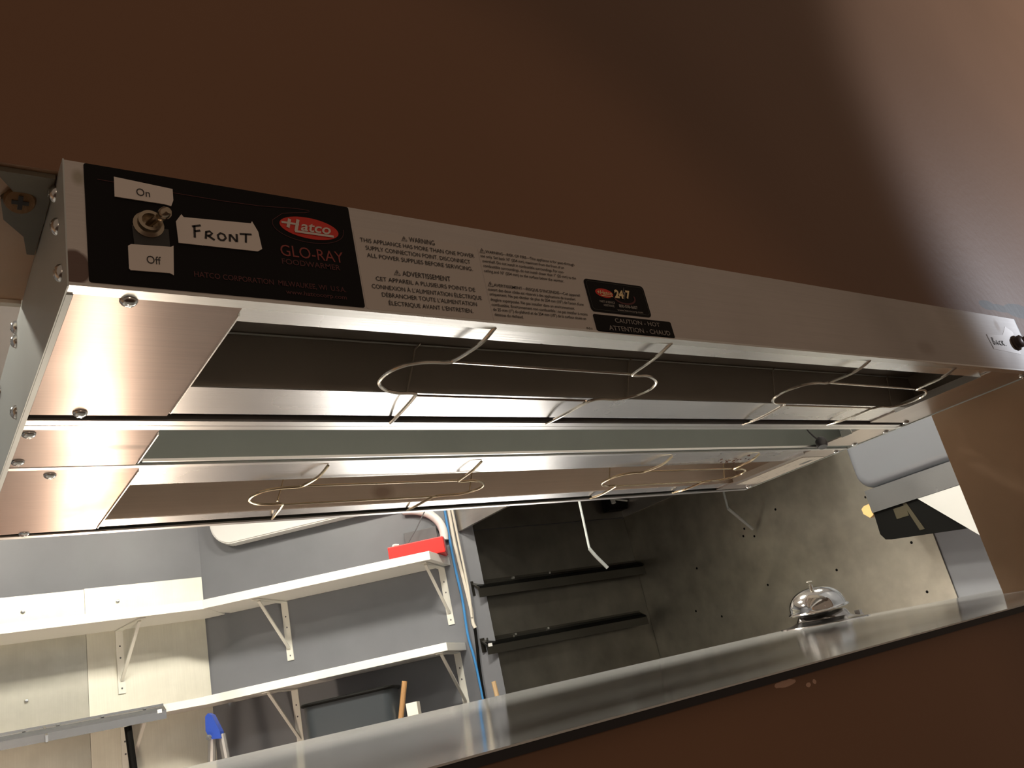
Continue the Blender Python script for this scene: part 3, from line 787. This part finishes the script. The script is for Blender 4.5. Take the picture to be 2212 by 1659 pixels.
bm = bmesh.new(); prism(bm, [(-1.2, 2.597), (0.80, 2.597), (0.86, 2.555), (0.757, 2.392), (-1.2, 2.392)], SHU - 0.001, SHU + 0.026)
tag(obj('wall_shelf', bm, M_shelfw, origin=(0, 2.5, SHU)), 'upper white shelf running across the bright steel sheets on the back wall', 'shelf', 'white wall shelves')
bm = bmesh.new(); prism(bm, [(-1.2, 2.597), (0.80, 2.597), (0.845, 2.56), (0.745, 2.410), (-1.2, 2.410)], SHL + 0.001, SHL + 0.023)
tag(obj('wall_shelf', bm, M_shelfw, origin=(0, 2.5, SHL)), 'lower white shelf on the back wall behind the slotted steel rail', 'shelf', 'white wall shelves')
g_ = 'white steel shelf brackets'
shelf_bracket(0.262, SHU, 1, 'white bracket under the middle of the upper shelf on the angled wall', g_)
shelf_bracket(0.793, SHU, 1, 'white bracket under the red box end of the upper shelf on the angled wall', g_)
shelf_bracket(0.262, SHL, 1, 'white bracket under the middle of the lower shelf on the angled wall', g_)
shelf_bracket(0.793, SHL, 1, 'white bracket under the right end of the lower shelf beside the cables', g_)
shelf_bracket(0.543, SHU - 0.001, 1, 'white bracket on the steel sheet under the upper back wall shelf', g_, WB)
shelf_bracket(0.543, SHL, 1, 'white bracket partly hidden behind the slotted rail, under the lower back wall shelf', g_, WB)

# back panel behind the left shelves
bm = bmesh.new(); box(bm, 0.452, 0.807, 2.594, 2.5998, -0.55, 0.395)
bp0 = tag(obj('backsplash', bm, M_panelb, origin=(0.6, 2.597, 0)), 'very bright stainless sheet on the back wall next to the angled wall', 'panel')
bm = bmesh.new(); box(bm, -1.69, 0.451, 2.594, 2.5998, -0.55, 0.393)
bp = tag(obj('backsplash', bm, M_panel, origin=(0, 2.597, 0)), 'pinkish satin stainless sheet with raised screws behind the shelves on the back wall', 'panel')
bm = bmesh.new()
for x, z in ((0.290, 0.0905),):
    lathe(bm, [(0, 0.006), (0.004, 0.005), (0.0055, 0.002), (0.006, 0), (0, 0)], frame((x, 2.594, z), (0, -1, 0)), 14)
    obj('panel_screw', bm, M_screw, bp, smooth='auto')
for x, z, q in ((0.285, 0.345, bp), (0.545, 0.345, bp0)):
    bm = bmesh.new(); lathe(bm, [(0, 0.006), (0.004, 0.005), (0.0055, 0.002), (0.006, 0), (0, 0)], frame((x, 2.594, z), (0, -1, 0)), 14)
    obj('panel_screw', bm, M_screw, q, smooth='auto')

# slotted rail in front of the left lower shelf
def ticket_rail(x0, x1, y, z0, z1, mat, label, dividers, clips, dep=0.03):
    root = thing('slotted_rail', label, 'rail', ((x0 + x1) / 2, y, z0), 'slotted wall rails')
    bm = bmesh.new()
    h = z1 - z0
    box(bm, x0, x1, y - dep, y - dep + 0.003, z0, z1 - h * 0.45)
    prism(bm, [(y - dep, z1 - h * 0.45), (y - 0.004, z1 - h * 0.12), (y - 0.004, z1 - h * 0.18), (y - dep + 0.003, z1 - h * 0.55)], x0, x1, lambda a, b, c: Vector((c, a, b)))
    box(bm, x0, x1, y - 0.003, y, z0 + h * 0.2, z1)
    obj('rail_body', bm, mat, root)
    bm = bmesh.new(); prism(bm, [(y - dep - 0.0006, z1 - h * 0.40), (y - 0.012, z1 - h * 0.22), (y - 0.012, z1 - h * 0.30), (y - dep - 0.0006, z1 - h * 0.52)], x0 + 0.006, x1 - 0.006, lambda a, b, c: Vector((c, a, b))); obj('rail_slot', bm, M_blackp if dividers == () else M_gbox, root)
    for x in clips:
        bm = bmesh.new(); box(bm, x - 0.004, x + 0.004, y - 0.010, y - 0.003, z1 - h * 0.16, z1 - h * 0.04)
        obj('rail_rivet', bm, M_screw, root)
    for x in dividers:
        bm = bmesh.new(); prism(bm, [(y, z1), (y - dep - 0.010, z0 + h * 0.35), (y - dep - 0.012, z0 - 0.002), (y - dep, z0 - 0.004), (y, z0 + 0.01)], x, x + 0.006, lambda a, b, c: Vector((c, a, b)))
        obj('rail_divider', bm, M_rail, root)
    return root
r1 = ticket_rail(-1.1, 0.612, 2.404, -0.040, 0.004, M_rail, 'bright slotted steel rail in front of the lower back wall shelf', (0.305,), (0.26, 0.34, 0.45, 0.56))
bm = bmesh.new(); box(bm, 0.588, 0.600, 2.3725, 2.3738, -0.022, -0.012); obj('bright_tab', bm, M_white, r1)

# white rounded appliance high on the angled wall
def unit():
    bm = bmesh.new()
    pts = [(0.059, 0.90), (0.059, 0.545), (0.064, 0.522), (0.074, 0.503), (0.088, 0.488), (0.104, 0.479), (0.120, 0.474), (0.80, 0.493), (0.80, 0.90)]
    prism(bm, pts, 0.0, 0.055, lambda a, b, c: WA(a, 0.004 + c, b))
    bmesh.ops.bevel(bm, geom=[e for e in bm.edges], offset=0.004, segments=2, affect='EDGES')
    return bm
tag(obj('wall_cabinet', unit(), M_white, smooth='auto', origin=WA(0.42, 0, 0.7)), 'white wall unit with rounded lower corner above the shelves', 'cabinet')

# red box, grey box, antenna wire, pipe
rb = thing('red_box', 'bright red plastic case on the end of the upper shelf beside the cables', 'case', WA(0.74, 0.09, SHU + 0.027))
bm = bmesh.new(); box(bm, 0.640, 0.822, 0.03, 0.125, SHU + 0.028, SHU + 0.080, WA, 0.003); obj('case_body', bm, M_redbox, rb)
bm = bmesh.new(); box(bm, 0.8225, 0.8245, 0.033, 0.122, SHU + 0.030, SHU + 0.078, WA); obj('case_end', bm, plain('dark_red_plastic', (0.25, 0.02, 0.02), 0.4), rb)
bm = bmesh.new(); tube(bm, [WA(0.652, 0.08, SHU + 0.080), WA(0.656, 0.075, SHU + 0.092), WA(0.672, 0.07, SHU + 0.090)], 0.004, 8); obj('handle', bm, M_white, rb, smooth='auto')
bm = bmesh.new(); tube(bm, [WA(0.700, 0.10, SHU + 0.078), WA(0.738, 0.09, SHU + 0.125), WA(0.790, 0.08, SHU + 0.20)], 0.0022, 6, False)
o = obj('antenna', bm, M_gbox, rb, smooth='auto')
gb = thing('control_box', 'dark grey box with a black vent behind the red case', 'box', WA(0.74, 0.004, 0.34))
bm = bmesh.new(); box(bm, 0.690, 0.800, 0.0015, 0.028, 0.300, 0.392, WA, 0.002); obj('box_body', bm, plain('slate_grey_plastic', (0.11, 0.115, 0.12), 0.5), gb)
bm = bmesh.new()
for k in range(5):
    bm = bmesh.new(); box(bm, 0.700 + k * 0.007, 0.704 + k * 0.007, 0.028, 0.0295, 0.312, 0.352, WA); obj('vent_slot', bm, M_blackp, gb)
bm = bmesh.new(); tube(bm, [WA(0.70, 0.02, 0.470), WA(0.745, 0.02, 0.460), WA(0.785, 0.02, 0.440), WA(0.812, 0.02, 0.408), WA(0.822, 0.02, 0.375), WA(0.820, 0.02, 0.342)], 0.0145, 12)
tag(obj('drain_pipe', bm, M_white, smooth='auto', origin=WA(0.8, 0.02, 0.4)), 'white curved plastic pipe above the red case', 'pipe')

# cables in the corner
def cable(pts, r, mat, label, name='cable'):
    bm = bmesh.new(); tube(bm, pts, r, 8)
    return tag(obj(name, bm, mat, smooth='auto', origin=pts[0]), label, 'cable', 'cables in the corner')
def up(s, d, zs): return [WA(s_, d, z_) for s_, z_ in zip(s, zs)]
cable(up([0.842, 0.838, 0.838, 0.842, 0.838, 0.846, 0.850], 0.012, [0.55, 0.36, 0.25, 0.14, 0.02, -0.09, -0.45]), 0.0042, M_blue, 'bright blue cable running down the corner beside the shelf ends')
cable(up([0.856, 0.852, 0.860, 0.864, 0.862, 0.866], 0.012, [0.55, 0.33, 0.18, 0.10, 0.06, 0.04]), 0.0060, M_cream, 'thick cream cable in the corner ending beside a tie')
cable(up([0.863, 0.866, 0.868, 0.862], 0.020, [0.55, 0.36, 0.17, 0.075]), 0.0040, M_cream, 'thin cream cable in the corner, right of the thick one')
cable(up([0.862, 0.864, 0.860, 0.852, 0.850], 0.010, [0.13, 0.04, -0.02, -0.14, -0.45]), 0.0050, M_blackp, 'black cable hanging in the corner below the cream ones')

# hood wall: dark steel panel, two dark rails, hangers, hood, small box
bm = bmesh.new(); box(bm, 1.575, 2.296, C2.y - 0.004, C2.y - 0.0002, -0.55, 0.36)
tag(obj('backsplash', bm, M_paneld, origin=(1.9, C2.y, 0)), 'dark stainless panel under the hood behind the two dark rails', 'panel')
ticket_rail(1.528, 2.294, C2.y - 0.006, 0.130, 0.190, M_raild, 'upper dark steel rail on the panel under the hood', (), (1.56, 1.70, 1.86), 0.04)
r2 = ticket_rail(1.486 + 0.035, 2.245, C2.y - 0.006, -0.052, 0.004, M_raild, 'lower dark steel rail on the panel under the hood', (), (1.545, 1.66, 1.80), 0.035)
bm = bmesh.new(); box(bm, 1.526, 1.541, C2.y - 0.0425, C2.y - 0.0412, -0.028, -0.018); obj('bright_tab', bm, M_white, r2)
# hood
hd = thing('exhaust_hood', 'stainless exhaust hood hanging above the dark panel', 'hood', (1.9, 1.6, 0.365))
bm = bmesh.new(); HZ = 0.362; HY0, HY1 = 1.12, C2.y - 0.0045; HX0, HX1 = 1.520, 2.292
box(bm, HX0, HX0 + 0.012, HY0, HY1, HZ, ZC - 0.001)
box(bm, HX1 - 0.006, HX1, HY0, HY1, HZ, ZC - 0.001)
box(bm, HX0 + 0.012, HX1 - 0.006, HY0, HY0 + 0.012, HZ, ZC - 0.001)
obj('hood_shell', bm, brushed('hood_steel', (0.80, 0.78, 0.74), 0.35, (3, 3, 120), 0.05, 0.1), hd)
bm = bmesh.new(); box(bm, HX0 + 0.012, HX1 - 0.006, HY0 + 0.012, HY1, 0.75, 0.76); box(bm, HX0 + 0.012, HX1 - 0.006, HY1 - 0.006, HY1, HZ, 0.75)
obj('hood_liner', bm, M_paneld, hd)
def hanger(P, label):
    bm = bmesh.new(); tube(bm, P[:2], 0.0036, 8, False); tube(bm, P[1:], 0.0050, 8, False)
    return tag(obj('hanging_rod', bm, M_galv, smooth='auto', origin=P[0]), label, 'rod', 'bent rods hanging from the hood')
hanger([(1.577, 1.5, 0.752), (1.553, 1.5, 0.148), (1.568, 1.5, 0.127), (1.602, 1.5, 0.089)], 'left bent steel rod hanging from the hood in front of the dark panel')
hanger([(2.225, 1.5, 0.752), (2.187, 1.5, 0.229), (2.231, 1.5, 0.192), (2.279, 1.5, 0.152)], 'right bent steel rod hanging from the hood near the holed wall panel')
jb = thing('hood_lamp', 'small unlit box lamp with a metal bar inside the hood', 'lamp', (2.25, C2.y - 0.02, 0.42))
bm = bmesh.new(); box(bm, 2.19, 2.278, C2.y - 0.055, C2.y - 0.014, 0.385, 0.46, ident, 0.003); obj('lamp_box', bm, M_blackp, jb)
bm = bmesh.new(); tube(bm, [(2.205, C2.y - 0.06, 0.425), (2.28, C2.y - 0.06, 0.415)], 0.004, 8, False); tube(bm, [(2.208, C2.y - 0.052, 0.45), (2.206, C2.y - 0.062, 0.408)], 0.009, 10, False); obj('lamp_bar', bm, M_galv, jb, smooth='auto')

# right wall: smudged steel panel with screw holes, then painted wall
bm = bmesh.new(); box(bm, 2.294, 2.2998, 0.925, 2.095, -0.55, 0.62)
sp = tag(obj('backsplash', bm, M_panel2, origin=(2.297, 1.5, 0)), 'smudged stainless panel dotted with screw holes on the wall behind the bell', 'panel')
bm = bmesh.new()
for y, z in ((1.558, 0.143), (1.514, 0.131), (1.521, -0.031), (1.255, -0.044), (0.994, -0.027), (1.002, -0.165), (1.80, 0.09), (1.86, -0.05), (1.40, 0.19), (1.545, 0.165), (1.75, -0.09)):
    bm = bmesh.new(); lathe(bm, [(0, 0.0012), (0.0032, 0.001), (0.0042, 0), (0, 0)], frame((2.294, y, z), (-1, 0, 0)), 10)
    obj('screw_hole', bm, M_blackp, sp)
# shelf with gusset, grey bin above it, black box under it, yellow clip
XP = 2.12
ws = thing('steel_shelf', 'bright stainless shelf with a pale triangular gusset holding the grey bin', 'shelf', (2.2, 0.75, 0.1))
bm = bmesh.new(); box(bm, XP, XP + 0.003, 0.42, 0.974, 0.064, 0.126); box(bm, XP + 0.003, 2.293, 0.42, 0.974, 0.120, 0.126); obj('shelf_tray', bm, M_rail, ws)
bm = bmesh.new(); prism(bm, [(0.838, 0.063), (0.62, 0.063), (0.62, -0.150), (0.706, -0.083)], XP + 0.001, XP + 0.004, lambda a, b, c: Vector((c, a, b)))
o = obj('gusset', bm, plain('pale_steel', (0.74, 0.75, 0.73), 0.4, metal=0.5), ws)
bm = bmesh.new(); lathe(bm, [(0, 0.003), (0.003, 0.002), (0.004, 0), (0, 0)], frame((XP, 0.977, 0.110), (0, 1, 0)), 12); obj('screw', bm, M_screw, ws)
bm = bmesh.new()
rings = []
for xx, ins in ((2.292, 0.0), (2.150, 0.0), (2.136, 0.0015), (2.124, 0.006), (2.117, 0.013), (2.1145, 0.024)):
    rings.append([bm.verts.new((xx, a, b)) for a, b in rrect(0.40 + ins, 0.989 - ins, 0.1275 + ins, 0.52 - ins, 0.044 - ins * 0.6, 8)])
for A, B in zip(rings, rings[1:]):
    for k in range(len(A)): bm.faces.new((A[k], A[(k + 1) % len(A)], B[(k + 1) % len(A)], B[k]))
bm.faces.new(rings[0]); bm.faces.new(rings[-1])
tag(obj('storage_bin', bm, M_gbox2, smooth='auto', origin=(2.2, 0.7, 0.127)), 'grey plastic bin with rounded corners standing on the steel shelf', 'bin')
kb = thing('black_box', 'glossy black box with rounded lower corner fixed under the steel shelf', 'box', (2.2, 0.8, 0.02))
bm = bmesh.new(); pb = [(0.971, 0.115), (0.976, 0.040), (0.978, 0.005), (0.968, -0.012), (0.952, -0.016), (0.56, -0.066), (0.56, 0.115)]
prism(bm, pb, XP + 0.008, 2.290, lambda a, b, c: Vector((c, a, b))); obj('box_body', bm, M_blackp, kb)
bm = bmesh.new(); box(bm, XP + 0.0065, XP + 0.0078, 0.880, 0.916, 0.030, 0.058); prism(bm, [(0.885, 0.064), (0.875, 0.064), (0.852, -0.014), (0.866, -0.014)], XP + 0.0062, XP + 0.0078, lambda a, b, c: Vector((c, a, b)))
o = obj('reflection_strip', bm, plain('dark_yellow_reflection', (0.035, 0.027, 0.008), 0.6), kb)  # yellowish reflections in the black box, painted as dark strips
bm = bmesh.new(); prism(bm, [(0.977, 0.092), (0.998, 0.090), (1.008, 0.084), (1.007, 0.070), (0.992, 0.055), (0.979, 0.060)], XP + 0.012, XP + 0.030, lambda a, b, c: Vector((c, a, b)))
tag(obj('yellow_clip', bm, M_yel, origin=(XP, 0.99, 0.07)), 'small yellow plastic clip on the end of the black box', 'clip')

# things standing under the shelves
tc = thing('trash_bin', 'tall black plastic bin with a rounded rim below the lower shelf', 'bin', WA(0.49, 0.26, ZF))
bm = bmesh.new(); prism(bm, rrect(0.362, 0.612, 0.17, 0.36, 0.035, 6), ZF, -0.094, lambda a, b, c: WA(a, b, c)); obj('bin_body', bm, plain('blue_black_plastic', (0.035, 0.042, 0.048), 0.35), tc, smooth='auto')
bm = bmesh.new(); tube(bm, [WA(a, b, -0.092) for a, b in rrect(0.357, 0.617, 0.165, 0.365, 0.038, 6)] + [WA(0.617, 0.327, -0.092)], 0.005, 8, False); obj('bin_rim', bm, M_blackp, tc, smooth='auto')
ld = thing('step_ladder', 'folded aluminium stepladder with a blue top leaning below the left shelf', 'ladder', WA(0.13, 0.4, ZF))
bm = bmesh.new(); Pt = WA(0.139, 0.40, -0.10)
prism(bm, [(0.116, -0.064), (0.124, -0.057), (0.134, -0.064), (0.152, -0.110), (0.153, -0.128), (0.124, -0.124), (0.114, -0.100)], 0.388, 0.418, lambda a, b, c: WA(a, c, b)); obj('ladder_cap', bm, M_bluep, ld)
for k, (a0, a1, d1) in enumerate(((0.124, 0.0, 0.42), (0.150, 0.27, 0.42))):
    bm = bmesh.new()
    tube(bm, [WA(a0, 0.40, -0.117), WA(a0 + (a1 - a0), d1, ZF)], 0.0105, 10, False); obj('ladder_leg', bm, M_alu, ld, smooth='auto')
bm = bmesh.new(); lathe(bm, [(0, 0.004), (0.007, 0.003), (0.008, 0), (0, 0)], frame(WA(0.126, 0.431, -0.119), NN), 14); obj('rivet', bm, M_screw, ld)
def handle(p0, p1, r, mat, label):
    bm = bmesh.new(); tube(bm, [p0, p1], r, 10, False)
    return tag(obj('broom_handle', bm, mat, smooth='auto', origin=p0), label, 'handle', 'handles leaning in the kitchen')
handle(Vector(WA(0.34, 0.47, ZF)), Vector(WA(0.660, 0.40, -0.088)), 0.0075, M_wood2, 'brown wooden handle leaning right of the black bin')
handle(Vector((1.54, 1.99, ZF)), Vector((1.500, 2.03, -0.135)), 0.0075, M_wood, 'pale wooden handle standing in the corner beneath the cables')
handle(Vector((0.60, 2.37, ZF)), Vector((0.5140, 2.40, -0.040)), 0.010, M_blackp, 'black handle leaning below the slotted rail at the left')
bm = bmesh.new(); box(bm, 0.640, 0.672, 0.22, 0.30, ZF, -0.145, WA, 0.002)
tag(obj('storage_carton', bm, M_cream, origin=WA(0.65, 0.25, ZF)), 'narrow off-white carton standing beside the brown handle', 'carton')

# unseen lights added below counter level to brighten the warmer's underside: tube and cooler
wl = thing('added_tube_light', 'added unseen upright light tube on the kitchen floor beyond the counter', 'light', (0.30, 1.52, ZF))
bm = bmesh.new(); tube(bm, [(0.30, 1.52, ZF + 0.42), (0.30, 1.52, ZF + 0.86)], 0.028, 14, False)
obj('lamp_tube', bm, plain('lit_tube', (0.8, 0.8, 0.8), 0.5, emit=(1.0, 0.80, 0.62), es=TUBE_FILL), wl, smooth='auto')
bm = bmesh.new(); lathe(bm, [(0, 0), (0.10, 0), (0.10, 0.02), (0.02, 0.03), (0.02, 0.42), (0, 0.42)], frame((0.30, 1.52, ZF), (0, 0, 1)), 20); obj('stand', bm, M_gbox, wl, smooth='auto')
co = thing('added_lightbox', 'added unseen cooler standing on the kitchen floor beyond the counter', 'lightbox', (1.2, 1.55, ZF))
bm = bmesh.new(); box(bm, 0.80, 1.46, 1.455, 1.75, ZF, ZF + 0.90, ident, 0.004); obj('cabinet', bm, M_alu, co)
bm = bmesh.new(); box(bm, 0.84, 1.42, 1.448, 1.454, ZF + 0.14, ZF + 0.84)
obj('lit_front', bm, plain('lit_box_front', (0.8, 0.8, 0.8), 0.3, emit=(1.0, 0.95, 0.88), es=BOX_FILL), co)

# ------------------------------------------------------------------ kitchen ceiling lights
def ceiling_light(x, y, w_, d_, strength, label, col=(1.0, 0.93, 0.80)):
    root = thing('ceiling_light', label, 'light', (x, y, ZC - 0.03), 'kitchen ceiling lights')
    bm = bmesh.new()
    for a0, a1, b0, b1 in ((x - w_ / 2 - 0.03, x + w_ / 2 + 0.03, y - d_ / 2 - 0.03, y - d_ / 2), (x - w_ / 2 - 0.03, x + w_ / 2 + 0.03, y + d_ / 2, y + d_ / 2 + 0.03),
                           (x - w_ / 2 - 0.03, x - w_ / 2, y - d_ / 2, y + d_ / 2), (x + w_ / 2, x + w_ / 2 + 0.03, y - d_ / 2, y + d_ / 2)):
        box(bm, a0, a1, b0, b1, ZC - 0.035, ZC - 0.001)
    obj('light_frame', bm, M_white, root)
    bm = bmesh.new(); box(bm, x - w_ / 2, x + w_ / 2, y - d_ / 2, y + d_ / 2, ZC - 0.030, ZC - 0.026)
    obj('diffuser', bm, plain('lit_diffuser', (0.8, 0.8, 0.8), 0.5, emit=col, es=strength), root)
ceiling_light(0.90, 1.00, 0.22, 0.22, KITCHEN_A, 'small square ceiling light in the middle of the kitchen')
ceiling_light(0.27, 1.25, 0.22, 0.22, KITCHEN_A, 'small square ceiling light left of the middle of the kitchen')
ceiling_light(-0.80, 1.20, 0.22, 0.22, KITCHEN_A * 0.6, 'small square ceiling light at the far left of the kitchen')
ceiling_light(1.55, 0.60, 0.22, 0.22, KITCHEN_B, 'small square ceiling light near the right kitchen wall')
